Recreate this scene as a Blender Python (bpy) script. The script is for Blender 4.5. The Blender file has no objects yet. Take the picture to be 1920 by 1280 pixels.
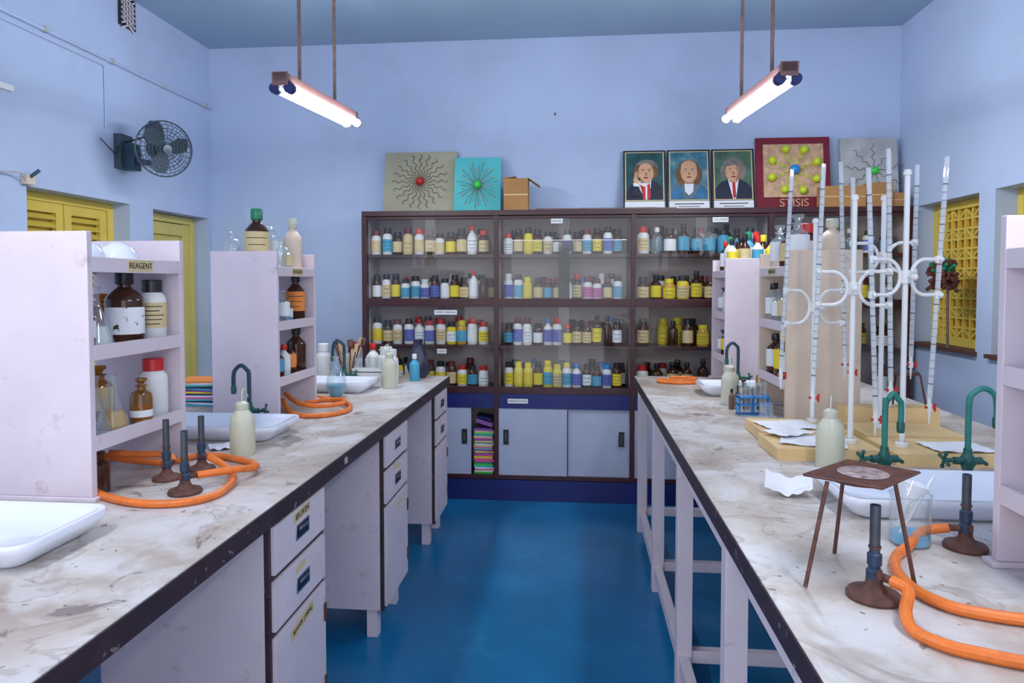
import bpy, math, random
from math import pi, sin, cos, radians
from mathutils import Vector, Matrix, Euler
random.seed(7)
scene = bpy.context.scene
scene.view_settings.view_transform = 'Standard'

# ------------------------------------------------------------------ materials
def new_mat(name):
    m = bpy.data.materials.new(name); m.use_nodes = True
    nt = m.node_tree
    for n in list(nt.nodes): nt.nodes.remove(n)
    out = nt.nodes.new('ShaderNodeOutputMaterial')
    return m, nt, out

def paint(name, col, rough=0.5, metal=0.0, var=0.12, scale=6.0, bump=0.0, dirt=None, dirt_t=(0.6,0.72), dirt_scale=9.0, spec=0.5):
    m, nt, out = new_mat(name)
    b = nt.nodes.new('ShaderNodeBsdfPrincipled')
    b.inputs['Roughness'].default_value = rough
    b.inputs['Metallic'].default_value = metal
    b.inputs['Specular IOR Level'].default_value = spec
    tc = nt.nodes.new('ShaderNodeTexCoord')
    n = nt.nodes.new('ShaderNodeTexNoise'); n.inputs['Scale'].default_value = scale; n.inputs['Detail'].default_value = 5
    nt.links.new(tc.outputs['Object'], n.inputs['Vector'])
    r = nt.nodes.new('ShaderNodeValToRGB')
    r.color_ramp.elements[0].position = 0.3; r.color_ramp.elements[1].position = 0.7
    c = Vector(col)
    r.color_ramp.elements[0].color = (*(c*(1-var)), 1)
    r.color_ramp.elements[1].color = (*[min(1, x*(1+var*0.6)) for x in c], 1)
    nt.links.new(n.outputs['Fac'], r.inputs['Fac'])
    last = r.outputs['Color']
    if dirt:
        n2 = nt.nodes.new('ShaderNodeTexNoise'); n2.inputs['Scale'].default_value = dirt_scale; n2.inputs['Detail'].default_value = 8; n2.inputs['Roughness'].default_value = 0.65
        nt.links.new(tc.outputs['Object'], n2.inputs['Vector'])
        r2 = nt.nodes.new('ShaderNodeValToRGB')
        r2.color_ramp.elements[0].position = dirt_t[0]; r2.color_ramp.elements[1].position = dirt_t[1]
        nt.links.new(n2.outputs['Fac'], r2.inputs['Fac'])
        mx = nt.nodes.new('ShaderNodeMix'); mx.data_type = 'RGBA'
        nt.links.new(r2.outputs['Color'], mx.inputs['Factor'])
        nt.links.new(last, mx.inputs['A']); mx.inputs['B'].default_value = (*dirt, 1)
        last = mx.outputs['Result']
    nt.links.new(last, b.inputs['Base Color'])
    if bump:
        bp = nt.nodes.new('ShaderNodeBump'); bp.inputs['Strength'].default_value = bump; bp.inputs['Distance'].default_value = 0.01
        nt.links.new(n.outputs['Fac'], bp.inputs['Height']); nt.links.new(bp.outputs['Normal'], b.inputs['Normal'])
    nt.links.new(b.outputs['BSDF'], out.inputs['Surface'])
    return m

def thin_glass(name, tint=(1,1,1), base=0.04, edge=0.5, haze=0.0, hazecol=(0.8,0.85,0.9)):
    m, nt, out = new_mat(name)
    t = nt.nodes.new('ShaderNodeBsdfTransparent'); t.inputs['Color'].default_value = (*tint, 1)
    g = nt.nodes.new('ShaderNodeBsdfGlossy'); g.inputs['Roughness'].default_value = 0.03
    lw = nt.nodes.new('ShaderNodeLayerWeight'); lw.inputs['Blend'].default_value = 0.35
    mr = nt.nodes.new('ShaderNodeMapRange'); mr.inputs['To Min'].default_value = base; mr.inputs['To Max'].default_value = edge
    nt.links.new(lw.outputs['Facing'], mr.inputs['Value'])
    mx = nt.nodes.new('ShaderNodeMixShader')
    nt.links.new(mr.outputs['Result'], mx.inputs['Fac'])
    nt.links.new(t.outputs[0], mx.inputs[1]); nt.links.new(g.outputs[0], mx.inputs[2])
    last = mx.outputs[0]
    if haze:
        d = nt.nodes.new('ShaderNodeBsdfDiffuse'); d.inputs['Color'].default_value = (*hazecol, 1)
        m2 = nt.nodes.new('ShaderNodeMixShader'); m2.inputs['Fac'].default_value = haze
        nt.links.new(last, m2.inputs[1]); nt.links.new(d.outputs[0], m2.inputs[2]); last = m2.outputs[0]
    nt.links.new(last, out.inputs['Surface'])
    return m

def emit(name, col, s):
    m, nt, out = new_mat(name)
    e = nt.nodes.new('ShaderNodeEmission'); e.inputs['Color'].default_value = (*col, 1); e.inputs['Strength'].default_value = s
    nt.links.new(e.outputs[0], out.inputs['Surface']); return m

def bench_top_mat():
    m, nt, out = new_mat('bench_top_laminate')
    b = nt.nodes.new('ShaderNodeBsdfPrincipled'); b.inputs['Roughness'].default_value = 0.40
    tc = nt.nodes.new('ShaderNodeTexCoord')
    def mapping(off):
        mp = nt.nodes.new('ShaderNodeMapping'); mp.inputs['Location'].default_value = (off, off*0.7, 0)
        nt.links.new(tc.outputs['Object'], mp.inputs['Vector']); return mp.outputs[0]
    def noise(s, det=8, rough=0.6, off=0, dist=0.0):
        n = nt.nodes.new('ShaderNodeTexNoise'); n.inputs['Scale'].default_value = s; n.inputs['Detail'].default_value = det
        n.inputs['Roughness'].default_value = rough; n.inputs['Distortion'].default_value = dist
        nt.links.new(mapping(off), n.inputs['Vector']); return n.outputs['Fac']
    def ramp(fac, stops):
        r = nt.nodes.new('ShaderNodeValToRGB')
        r.color_ramp.elements[0].position, r.color_ramp.elements[0].color = stops[0][0], (*stops[0][1], 1)
        r.color_ramp.elements[1].position, r.color_ramp.elements[1].color = stops[-1][0], (*stops[-1][1], 1)
        for p, c in stops[1:-1]:
            e = r.color_ramp.elements.new(p); e.color = (*c, 1)
        nt.links.new(fac, r.inputs['Fac']); return r.outputs['Color']
    def over(last, fac, col):
        mx = nt.nodes.new('ShaderNodeMix'); mx.data_type = 'RGBA'
        nt.links.new(fac, mx.inputs['Factor']); nt.links.new(last, mx.inputs['A']); mx.inputs['B'].default_value = (*col, 1)
        return mx.outputs['Result']
    k0 = (0,0,0)
    last = ramp(noise(2.2, 9, 0.58, 0, 0.5), [(0.30, (0.30,0.24,0.20)), (0.42, (0.43,0.36,0.31)), (0.50, (0.53,0.47,0.43)), (0.58, (0.61,0.58,0.57)), (0.70, (0.68,0.67,0.69))])
    last = over(last, ramp(noise(5.0, 8, 0.6, 9.7, 0.4), [(0.50, k0), (0.62, (0.55,)*3)]), (0.70,0.69,0.71))
    last = over(last, ramp(noise(7.5, 8, 0.6, 5.2, 0.5), [(0.52, k0), (0.66, (0.55,)*3)]), (0.36,0.285,0.235))
    # tide marks
    last = over(last, ramp(noise(2.7, 5, 0.5, 3.1, 1.0), [(0.565, k0), (0.585, (0.55,)*3), (0.60, (0.12,)*3), (0.655, (0.15,)*3), (0.67, (0.55,)*3), (0.69, (0.3,)*3)]), (0.27,0.19,0.15))
    # cup / flask rings
    vo = nt.nodes.new('ShaderNodeTexVoronoi'); vo.inputs['Scale'].default_value = 2.6
    nz = nt.nodes.new('ShaderNodeTexNoise'); nz.inputs['Scale'].default_value = 6; nt.links.new(tc.outputs['Object'], nz.inputs['Vector'])
    mv = nt.nodes.new('ShaderNodeVectorMath'); mv.operation='MULTIPLY_ADD'; mv.inputs[1].default_value=(0.07,0.07,0.0)
    nt.links.new(nz.outputs['Color'], mv.inputs[0]); nt.links.new(tc.outputs['Object'], mv.inputs[2]); nt.links.new(mv.outputs[0], vo.inputs['Vector'])
    last = over(last, ramp(vo.outputs['Distance'], [(0.0,(0.22,)*3),(0.11,(0.18,)*3),(0.125,(0.5,)*3),(0.14,(0.05,)*3),(0.15,k0)]), (0.25,0.18,0.16))
    last = over(last, ramp(noise(5.5, 6, 0.6, 7.7, 0.8), [(0.63, k0), (0.66, (0.75,)*3)]), (0.15,0.11,0.11))
    last = over(last, ramp(noise(34, 3, 0.5, 1.7), [(0.68, k0), (0.71, (0.85,)*3)]), (0.13,0.085,0.07))
    nt.links.new(last, b.inputs['Base Color'])
    nt.links.new(b.outputs['BSDF'], out.inputs['Surface'])
    return m

M = {}
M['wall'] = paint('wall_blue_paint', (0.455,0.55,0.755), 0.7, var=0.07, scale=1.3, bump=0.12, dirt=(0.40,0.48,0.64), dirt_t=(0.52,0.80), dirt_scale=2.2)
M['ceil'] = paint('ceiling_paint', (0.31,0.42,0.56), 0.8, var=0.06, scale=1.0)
M['floor'] = paint('blue_floor', (0.004,0.145,0.34), 0.28, var=0.22, scale=2.5, dirt=(0.02,0.20,0.40), dirt_t=(0.55,0.8), dirt_scale=5)
M['white'] = paint('white_painted_wood', (0.69,0.60,0.66), 0.5, var=0.08, scale=4, dirt=(0.45,0.35,0.34), dirt_t=(0.60,0.78), dirt_scale=14)
M['cream'] = paint('cream_plywood', (0.72,0.57,0.44), 0.55, var=0.12, scale=5, dirt=(0.45,0.33,0.25), dirt_t=(0.62,0.75))
M['edge'] = paint('bench_edge_brown', (0.040,0.020,0.027), 0.5, var=0.3, scale=15, dirt=(0.28,0.20,0.21), dirt_t=(0.62,0.66), dirt_scale=34)
M['top'] = bench_top_mat()
M['cab'] = paint('cabinet_mahogany', (0.046,0.008,0.012), 0.35, var=0.3, scale=8)
M['cabin'] = paint('cabinet_inside', (0.50,0.43,0.41), 0.7, var=0.08)
M['cabdoor'] = paint('cabinet_grey_door', (0.40,0.44,0.57), 0.4, var=0.06)
M['navy'] = paint('navy_paint', (0.005,0.013,0.13), 0.4, var=0.15)
M['black'] = paint('black_plastic', (0.012,0.012,0.016), 0.35, var=0.1)
M['dark'] = paint('dark_steel', (0.07,0.08,0.10), 0.45, metal=0.5, var=0.3, scale=30)
M['collar'] = paint('burner_collar_blue', (0.03,0.055,0.11), 0.5, metal=0.3, var=0.4, scale=50)
M['rust'] = paint('rusty_iron', (0.13,0.055,0.042), 0.7, metal=0.2, var=0.35, scale=40, dirt=(0.07,0.06,0.07), dirt_scale=25)
M['chrome'] = paint('chrome', (0.6,0.6,0.62), 0.25, metal=1.0, var=0.05)
M['yellow'] = paint('yellow_shutter_paint', (0.72,0.54,0.09), 0.5, var=0.10, scale=4)
M['yellow2'] = paint('yellow_door_paint', (0.68,0.56,0.16), 0.5, var=0.10, scale=3)
M['orangey'] = paint('window_warm_light_panel', (0.85,0.42,0.03), 0.5, var=0.15)  # warm window light put into the backing panel's colour
M['orange'] = paint('orange_rubber', (0.80,0.19,0.028), 0.45, var=0.2, scale=30)
M['ceram'] = paint('white_ceramic', (0.76,0.79,0.88), 0.12, var=0.02, spec=0.6)
M['green'] = paint('faucet_green', (0.02,0.12,0.10), 0.4, metal=0.3, var=0.35, scale=40, dirt=(0.10,0.06,0.04), dirt_t=(0.55,0.7), dirt_scale=40)
M['teal'] = paint('faucet_teal_rubber', (0.02,0.19,0.15), 0.45, var=0.25, scale=30)
M['tealdk'] = paint('faucet_dark_rubber', (0.015,0.05,0.08), 0.45, var=0.25, scale=30)
M['plast'] = paint('translucent_plastic', (0.58,0.58,0.45), 0.35, var=0.08)
M['pwhite'] = paint('white_plastic', (0.74,0.74,0.73), 0.35, var=0.03)
M['paper'] = paint('paper', (0.80,0.80,0.84), 0.7, var=0.05, dirt=(0.6,0.5,0.42), dirt_t=(0.66,0.75))
M['wood'] = paint('burette_base_wood', (0.76,0.53,0.25), 0.5, var=0.15, scale=7)
M['card'] = paint('cardboard', (0.42,0.21,0.07), 0.8, var=0.12)
M['glass'] = thin_glass('clear_glass', (0.93,0.97,0.97), 0.06, 0.55, haze=0.09)
M['pane'] = thin_glass('cabinet_glass', (0.985,0.99,0.99), 0.018, 0.30)
M['amberg'] = paint('amber_glass', (0.050,0.015,0.006), 0.12, var=0.2)
M['amberl'] = thin_glass('amber_light_glass', (0.68,0.40,0.10), 0.06, 0.4, haze=0.14, hazecol=(0.5,0.3,0.05))
M['blueliq'] = paint('blue_liquid', (0.03,0.42,0.72), 0.2, var=0.1)
M['yelliq'] = paint('yellow_liquid', (0.62,0.34,0.04), 0.2, var=0.1)
M['red'] = paint('red_plastic', (0.55,0.015,0.015), 0.35, var=0.05)
M['blue'] = paint('blue_plastic', (0.02,0.25,0.65), 0.35, var=0.05)
M['yelp'] = paint('yellow_plastic', (0.85,0.65,0.02), 0.35, var=0.05)
M['greenp'] = paint('green_plastic', (0.01,0.22,0.11), 0.35, var=0.05)
M['ball_g'] = paint('green_ball', (0.05,0.62,0.08), 0.3, var=0.05)
M['ball_y'] = paint('yellow_green_ball', (0.55,0.66,0.02), 0.4, var=0.05)
M['brown'] = paint('brown_rod', (0.20,0.12,0.10), 0.5, var=0.3, scale=20)
M['fix'] = paint('fixture_brown', (0.20,0.10,0.095), 0.45, var=0.2)
M['maroonc'] = paint('maroon_cap', (0.14,0.02,0.025), 0.4, var=0.1)
M['tube'] = emit('fluorescent_tube', (0.93,0.97,1.0), 62)
M['lab_c'] = paint('label_cream', (0.66,0.52,0.27), 0.6, var=0.05)
M['lab_w'] = paint('label_white', (0.78,0.80,0.82), 0.6, var=0.05)
M['lab_y'] = paint('label_yellow', (0.78,0.62,0.03), 0.6, var=0.05)
M['lab_b'] = paint('label_blue', (0.06,0.34,0.52), 0.6, var=0.05)
M['lab_v'] = paint('label_violet', (0.10,0.13,0.45), 0.6, var=0.05)
M['lab_p'] = paint('label_pink', (0.55,0.12,0.35), 0.6, var=0.05)
M['lab_o'] = paint('label_orange', (0.80,0.25,0.04), 0.6, var=0.05)
M['lab_t'] = paint('label_torn', (0.82,0.82,0.84), 0.7, var=0.04, dirt=(0.05,0.02,0.01), dirt_t=(0.58,0.60), dirt_scale=30)
M['ink'] = paint('ink', (0.02,0.02,0.03), 0.6, var=0.0)
M['teal_b'] = paint('teal_board', (0.08,0.50,0.52), 0.6, var=0.08)
M['beige_b'] = paint('olive_board', (0.40,0.38,0.26), 0.7, var=0.12, dirt=(0.34,0.31,0.22))
M['maroon'] = paint('maroon_cloth', (0.20,0.012,0.03), 0.8, var=0.2)
M['sack'] = paint('plaster_board', (0.60,0.38,0.24), 0.9, var=0.3, scale=25, bump=0.5)
M['grey_b'] = paint('grey_board', (0.46,0.46,0.45), 0.7, var=0.2, scale=10)
M['fan'] = paint('fan_metal', (0.07,0.10,0.13), 0.4, metal=0.4, var=0.2)
M['skin'] = paint('portrait_skin', (0.66,0.36,0.20), 0.6, var=0.12, scale=14)
M['skin2'] = paint('portrait_skin_shade', (0.38,0.17,0.09), 0.6, var=0.15, scale=14)
M['psky'] = paint('portrait_blue', (0.02,0.15,0.30), 0.6, var=0.5, scale=9)
M['pgreen'] = paint('portrait_green', (0.008,0.08,0.085), 0.6, var=0.5, scale=10)
M['pmix'] = paint('portrait_slate', (0.05,0.22,0.30), 0.6, var=0.6, scale=9, dirt=(0.28,0.31,0.26), dirt_t=(0.5,0.65), dirt_scale=9)
M['polive'] = paint('portrait_olive', (0.07,0.15,0.09), 0.6, var=0.5, scale=9)
M['pcoat'] = paint('portrait_coat', (0.008,0.012,0.035), 0.6, var=0.2)
M['pcoat2'] = paint('portrait_coat_grey', (0.10,0.17,0.20), 0.6, var=0.3)
M['phair'] = paint('portrait_hair', (0.16,0.075,0.03), 0.6, var=0.4, scale=20)
M['pgrey'] = paint('portrait_greyhair', (0.20,0.18,0.16), 0.6, var=0.5, scale=20)
M['purple'] = paint('purple_cover', (0.25,0.08,0.35), 0.5)
M['pink'] = paint('pink_cover', (0.7,0.1,0.3), 0.5)
M['feather'] = paint('feather_brown', (0.12,0.035,0.02), 0.9, var=0.5, scale=40)
M['bglass']=thin_glass('burette_glass',(0.93,0.96,0.97),0.10,0.55,haze=0.42,hazecol=(0.85,0.88,0.92))

# ------------------------------------------------------------------ mesh builder
class MB:
    def __init__(s):
        s.v=[]; s.f=[]; s.mi=[]; s.sm=[]; s.mats=[]; s.M=Matrix.Identity(4)
    def _m(s, mat):
        mat = M[mat] if isinstance(mat, str) else mat
        if mat not in s.mats: s.mats.append(mat)
        return s.mats.index(mat)
    def add(s, vs, fs, mat, smooth=False):
        o=len(s.v); k=s._m(mat)
        s.v += [s.M @ Vector(p) for p in vs]
        for f in fs:
            s.f.append([o+i for i in f]); s.mi.append(k); s.sm.append(smooth)
    def box(s, x0,x1,y0,y1,z0,z1, mat, T=None):
        vs=[(x,y,z) for z in (z0,z1) for y in (y0,y1) for x in (x0,x1)]
        if T is not None: vs=[T @ Vector(p) for p in vs]
        s.add(vs, [(0,2,3,1),(4,5,7,6),(0,1,5,4),(2,6,7,3),(0,4,6,2),(1,3,7,5)], mat)
    def lathe(s, prof, x,y,z, mat, seg=20, a0=0.0, a1=2*pi, T=None):
        full = abs(a1-a0-2*pi)<1e-6
        n = seg if full else seg+1
        vs=[]; fs=[]
        for r,h in prof:
            for i in range(n):
                a=a0+(a1-a0)*i/seg
                vs.append((max(r,1e-4)*cos(a), max(r,1e-4)*sin(a), h))
        if T is None: vs=[(x+p[0],y+p[1],z+p[2]) for p in vs]
        else: vs=[T @ Vector(p) for p in vs]
        for j in range(len(prof)-1):
            for i in range(seg):
                i2=(i+1)%n
                fs.append((j*n+i, j*n+i2, (j+1)*n+i2, (j+1)*n+i))
        s.add(vs, fs, mat, True)
    def tube(s, pts, r, mat, seg=8, smooth_n=0, closed=False):
        P=[Vector(p) for p in pts]
        if smooth_n:
            Q=[]; n=len(P)
            for i in range(n if closed else n-1):
                if closed: p0,p1,p2,p3=P[(i-1)%n],P[i],P[(i+1)%n],P[(i+2)%n]
                else: p0,p1,p2,p3=P[max(i-1,0)],P[i],P[i+1],P[min(i+2,n-1)]
                for k in range(smooth_n):
                    t=k/smooth_n
                    Q.append(0.5*((2*p1)+(-p0+p2)*t+(2*p0-5*p1+4*p2-p3)*t*t+(-p0+3*p1-3*p2+p3)*t**3))
            if not closed: Q.append(P[-1])
            P=Q
        n=len(P); vs=[]; fs=[]
        up=None
        for i in range(n):
            if closed: d=(P[(i+1)%n]-P[i-1])
            else: d=P[min(i+1,n-1)]-P[max(i-1,0)]
            d.normalize()
            if up is None:
                up = Vector((0,0,1)) if abs(d.z)<0.9 else Vector((1,0,0))
            a=(up-d*up.dot(d)).normalized(); b=d.cross(a); up=a
            rr = r[i] if isinstance(r,(list,tuple)) and len(r)==n else (r if not isinstance(r,(list,tuple)) else r[0])
            for k in range(seg):
                t=2*pi*k/seg
                vs.append(P[i]+a*(rr*cos(t))+b*(rr*sin(t)))
        m = n if closed else n-1
        for i in range(m):
            i2=(i+1)%n
            for k in range(seg):
                k2=(k+1)%seg
                fs.append((i*seg+k, i*seg+k2, i2*seg+k2, i2*seg+k))
        if not closed:
            fs.append(tuple(range(seg))[::-1]); fs.append(tuple((n-1)*seg+k for k in range(seg)))
        s.add(vs, fs, mat, True)
    def ball(s, c, r, mat, seg=14, sz=1.0):
        n=8
        s.lathe([(r*sin(pi*i/n), -r*sz*cos(pi*i/n)) for i in range(n+1)], *c, mat, seg)
    def poly(s, pts, mat): s.add(pts, [tuple(range(len(pts)))], mat)
    def rrect(s, rings, mat, cx, cy, rad=0.04, seg=5):
        vs=[]; fs=[]; n=4*(seg+1)
        for hx,hy,z,rd in rings:
            for q,(sx,sy) in enumerate([(1,1),(-1,1),(-1,-1),(1,-1)]):
                for k in range(seg+1):
                    a=q*pi/2+(pi/2)*k/seg
                    vs.append((cx+sx*(hx-rd)+rd*cos(a), cy+sy*(hy-rd)+rd*sin(a), z))
        for j in range(len(rings)-1):
            for i in range(n):
                i2=(i+1)%n
                fs.append((j*n+i,j*n+i2,(j+1)*n+i2,(j+1)*n+i))
        fs.append(tuple((len(rings)-1)*n+i for i in range(n)))
        s.add(vs, fs, mat, True)
    def build(s, name, bevel=0.0, angle=35):
        me=bpy.data.meshes.new(name)
        xs=[p.x for p in s.v]; ys=[p.y for p in s.v]; zs=[p.z for p in s.v]
        c=Vector(((min(xs)+max(xs))/2,(min(ys)+max(ys))/2,min(zs)))
        me.from_pydata([p-c for p in s.v], [], s.f)
        for m in s.mats: me.materials.append(m)
        for p,k,sm in zip(me.polygons, s.mi, s.sm):
            p.material_index=k; p.use_smooth=sm
        me.update()
        try: me.set_sharp_from_angle(angle=radians(angle))
        except Exception: pass
        ob=bpy.data.objects.new(name, me); ob.location=c
        scene.collection.objects.link(ob)
        if bevel:
            b=ob.modifiers.new('bevel','BEVEL'); b.width=bevel; b.segments=2; b.limit_method='ANGLE'; b.angle_limit=radians(50)
        return ob

def text(body, loc, face, size, mat, parent, name='lettering', squeeze=1.0):
    cu=bpy.data.curves.new(name,'FONT'); cu.body=body; cu.size=size; cu.align_x='CENTER'; cu.align_y='CENTER'; cu.extrude=0.0004
    cu.materials.append(M[mat])
    ob=bpy.data.objects.new(name,cu)
    ob.rotation_euler={'-y':(pi/2,0,0),'+x':(pi/2,0,pi/2),'-x':(pi/2,0,-pi/2)}[face]
    ob.scale=(squeeze,1,1)
    ob.parent=parent; ob.location=Vector(loc)-parent.location
    scene.collection.objects.link(ob); return ob

# ------------------------------------------------------------------ room shell
XL, XR, YB, ZC = -2.97, 2.377, 5.35, 3.51
YF = -2.2
def wall_x(name, x_in, x_out, openings):
    mb=MB(); x0,x1=min(x_in,x_out),max(x_in,x_out)
    y=YF
    for (a,b,z0,z1) in sorted(openings):
        mb.box(x0,x1,y,a,0,ZC,'wall')
        if z0>0: mb.box(x0,x1,a,b,0,z0,'wall')
        mb.box(x0,x1,a,b,z1,ZC,'wall'); y=b
    mb.box(x0,x1,y,YB+0.15,0,ZC,'wall')
    return mb.build(name)
wall_x('wall_left', XL, XL-0.2, [(3.458,4.317,1.0,2.145),(4.57,5.29,0.0,2.14)])
wall_x('wall_right', XR, XR+0.2, [(2.95,4.158,1.206,2.155),(4.317,5.06,1.206,2.155)])
mb=MB(); mb.box(XL,XR,YB,YB+0.15,0,ZC,'wall'); mb.build('wall_back')
mb=MB(); mb.box(XL-0.2,XR+0.2,YF,YB+0.15,-0.1,0,'floor'); mb.build('floor')
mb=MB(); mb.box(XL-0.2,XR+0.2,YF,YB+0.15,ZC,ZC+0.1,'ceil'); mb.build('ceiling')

def louvre_window(name, X, sgn, y0,y1,z0,z1, mat, leaves=2, lou=True):
    mb=MB(); xa,xb=sorted((X, X-sgn*0.05))
    f=0.05
    mb.box(xa,xb,y0,y0+f,z0,z1,mat); mb.box(xa,xb,y1-f,y1,z0,z1,mat)
    mb.box(xa,xb,y0+f,y1-f,z1-f,z1,mat); mb.box(xa,xb,y0+f,y1-f,z0,z0+f,mat)
    w=(y1-y0-2*f)/leaves
    for i in range(leaves):
        a=y0+f+i*w+0.003; b=a+w-0.006
        xi,xo=sorted((X-sgn*0.01, X-sgn*0.04))
        g=0.06
        mb.box(xi,xo,a,a+g,z0+f,z1-f,mat); mb.box(xi,xo,b-g,b,z0+f,z1-f,mat)
        zs=[z0+f, (z0+z1)/2-0.03, z1-f-g]
        for zz in zs: mb.box(xi,xo,a+g,b-g,zz,zz+g,mat)
        for lo,hi in ((zs[0]+g,zs[1]),(zs[1]+g,zs[2])):
            n=max(3,int((hi-lo)/0.045))
            for k in range(n):
                zc=lo+(k+0.5)*(hi-lo)/n
                T=Matrix.Translation((X-sgn*0.026,0,zc))@Matrix.Rotation(sgn*radians(38),4,'Y')
                mb.box(-0.024,0.024,a+g,b-g,-0.004,0.004,mat,T)
    xi,xo=sorted((X-sgn*0.05, X-sgn*0.055))
    mb.box(xi,xo,y0+0.01,y1-0.01,z0+0.01,z1-0.01,mat)
    return mb.build(name)
louvre_window('window_1', -3.09, 1, 3.458,4.317,1.0,2.145,'yellow')
louvre_window('window_2', 2.497, -1, 2.95,4.158,1.206,2.155,'yellow')

mb=MB(); X=2.49; y0,y1,z0,z1=4.317,5.06,1.206,2.155
f=0.055
mb.box(X,X+0.05,y0,y0+f,z0,z1,'yellow'); mb.box(X,X+0.05,y1-f,y1,z0,z1,'yellow')
mb.box(X,X+0.05,y0+f,y1-f,z1-f,z1,'yellow'); mb.box(X,X+0.05,y0+f,y1-f,z0,z0+f,'yellow')
mb.box(X+0.05,X+0.06,y0,y1,z0,z1,'orangey')  # backing panel, orange to imitate warm light behind the grille
for k in range(1,8):
    yy=y0+f+(y1-y0-2*f)*k/8; mb.box(X+0.01,X+0.028,yy-0.009,yy+0.009,z0+f,z1-f,'yellow')
for k in range(1,13):
    zz=z0+f+(z1-z0-2*f)*k/13; mb.box(X+0.012,X+0.03,y0+f,y1-f,zz-0.007,zz+0.007,'yellow')
for k in range(8):
    for j in range(0,13,2):
        yc=y0+f+(y1-y0-2*f)*(k+0.5)/8; zc=z0+f+(z1-z0-2*f)*(j+0.5)/13
        T=Matrix.Translation((X+0.02,yc,zc))@Matrix.Rotation(radians(40 if (k+j)%2 else -40),4,'X')
        mb.box(-0.006,0.006,-0.045,0.045,-0.006,0.006,'yellow',T)
mb.build('window_3')
for i,(a,b) in enumerate(((2.95,4.158),(4.317,5.06))):
    mb=MB(); mb.box(XR-0.03,XR+0.10,a-0.02,b+0.02,1.185,1.208,'rust'); mb.build('trim_%d'%(i+1))
mb=MB(); X=-3.09; y0,y1,z1=4.575,5.285,2.135; f=0.055
mb.box(X-0.05,X+0.01,y0,y0+f,0,z1,'yellow2'); mb.box(X-0.05,X+0.01,y1-f,y1,0,z1,'yellow2'); mb.box(X-0.05,X+0.01,y0+f,y1-f,z1-f,z1,'yellow2')
mb.box(X-0.045,X-0.03,y0+f,y1-f,0,z1-f,'yellow2')
a,b=y0+f,y1-f
for s0,s1 in ((a,a+0.09),(b-0.09,b)): mb.box(X-0.03,X-0.005,s0,s1,0,z1-f,'yellow2')
for zz in (0,0.55,1.15,1.985): mb.box(X-0.03,X-0.005,a+0.09,b-0.09,zz,zz+0.09,'yellow2')
for za,zb in ((0.12,0.52),(0.67,1.12),(1.27,1.96)): mb.box(X-0.03,X-0.015,a+0.12,b-0.12,za,zb,'yellow2')
mb.lathe([(0,0),(0.012,0),(0.012,0.03),(0.022,0.04),(0.02,0.06),(0,0.065)],0,0,0,'dark',12,T=Matrix.Translation((X-0.005,a+0.045,1.22))@Matrix.Rotation(pi/2,4,'Y'))
mb.build('door_1', 0.003)

# conduit pipes on left wall
mb=MB(); mb.tube([(XL+0.014,-1,3.03),(XL+0.014,YB-0.02,3.03)],0.012,'wall',8)
mb.tube([(XL+0.010,-1,2.985),(XL+0.010,4.07,2.985),(XL+0.008,4.09,2.97),(XL+0.008,4.09,2.60)],0.005,'wall',6)
for k in range(10):
    y=0.3+k*0.55; mb.box(XL+0.001,XL+0.03,y-0.010,y+0.010,3.014,3.046,'grey_b')
mb.build('wall_conduit')
mb=MB(); y0,y1,z0,z1=4.24,4.40,3.30,3.50
mb.box(XL+0.001,XL+0.015,y0,y1,z0,z1,'black')
for k in range(6):
    for sg in (30,-30):
        T=Matrix.Translation((XL+0.018,(y0+y1)/2,z0+0.02+k*0.032))@Matrix.Rotation(radians(sg),4,'X')
        mb.box(-0.004,0.004,-0.075,0.075,-0.005,0.005,'white',T)
mb.build('wall_vent')
mb=MB(); mb.box(XL+0.001,XL+0.01,2.75,3.27,1.93,2.40,'lab_w'); mb.build('wall_chart')
mb=MB(); mb.box(XL+0.001,XL+0.03,3.25,3.36,2.62,2.65,'pwhite'); mb.build('wall_hook_rail')
mb=MB(); mb.box(XL+0.001,XL+0.035,3.42,3.48,2.15,2.20,'cream')
mb.tube([(XL+0.03,3.42,2.17),(XL+0.05,3.35,2.20),(XL+0.04,3.2,2.18)],0.005,'grey_b',6,4)
mb.tube([(XL+0.03,3.45,2.19),(XL+0.07,3.47,2.23)],0.010,'fan',8)
mb.build('cable_junction')

# fan on left wall
mb=MB(); C=Vector((-2.60,4.13,2.465)); D=Vector((0.80,-0.58,-0.16)).normalized()
q=D.to_track_quat('Z','Y').to_matrix().to_4x4(); T=Matrix.Translation(C)@q
R=0.172
def ring(r,z,th):
    mb.M=T; mb.tube([(r*cos(2*pi*i/36),r*sin(2*pi*i/36),z) for i in range(36)],th,'fan',6,0,True); mb.M=Matrix.Identity(4)
for k in range(1,9):
    rr=R*k/8.0; ring(rr, 0.045*math.sqrt(max(0,1-(rr/R)**2)),0.0022 if k<8 else 0.005)
for k in (4,6,8): ring(R*k/8.0,-0.05*math.sqrt(max(0,1-(k/8)**2))-0.012,0.002)
mb.M=T
for k in range(28):
    a=2*pi*k/28
    mb.tube([(R*t*cos(a),R*t*sin(a),0.045*math.sqrt(max(0,1-t*t))) for t in (0.12,0.4,0.7,0.9,1.0)],0.0016,'fan',4)
    mb.tube([(R*t*cos(a),R*t*sin(a),-0.012-0.05*math.sqrt(max(0,1-t*t))) for t in (0.2,0.5,0.8,1.0)],0.0016,'fan',4)
mb.lathe([(0,0.052),(0.028,0.05),(0.03,0.04),(0.03,-0.04),(0,-0.04)],0,0,0,'fan',16,T=Matrix.Identity(4))
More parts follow.
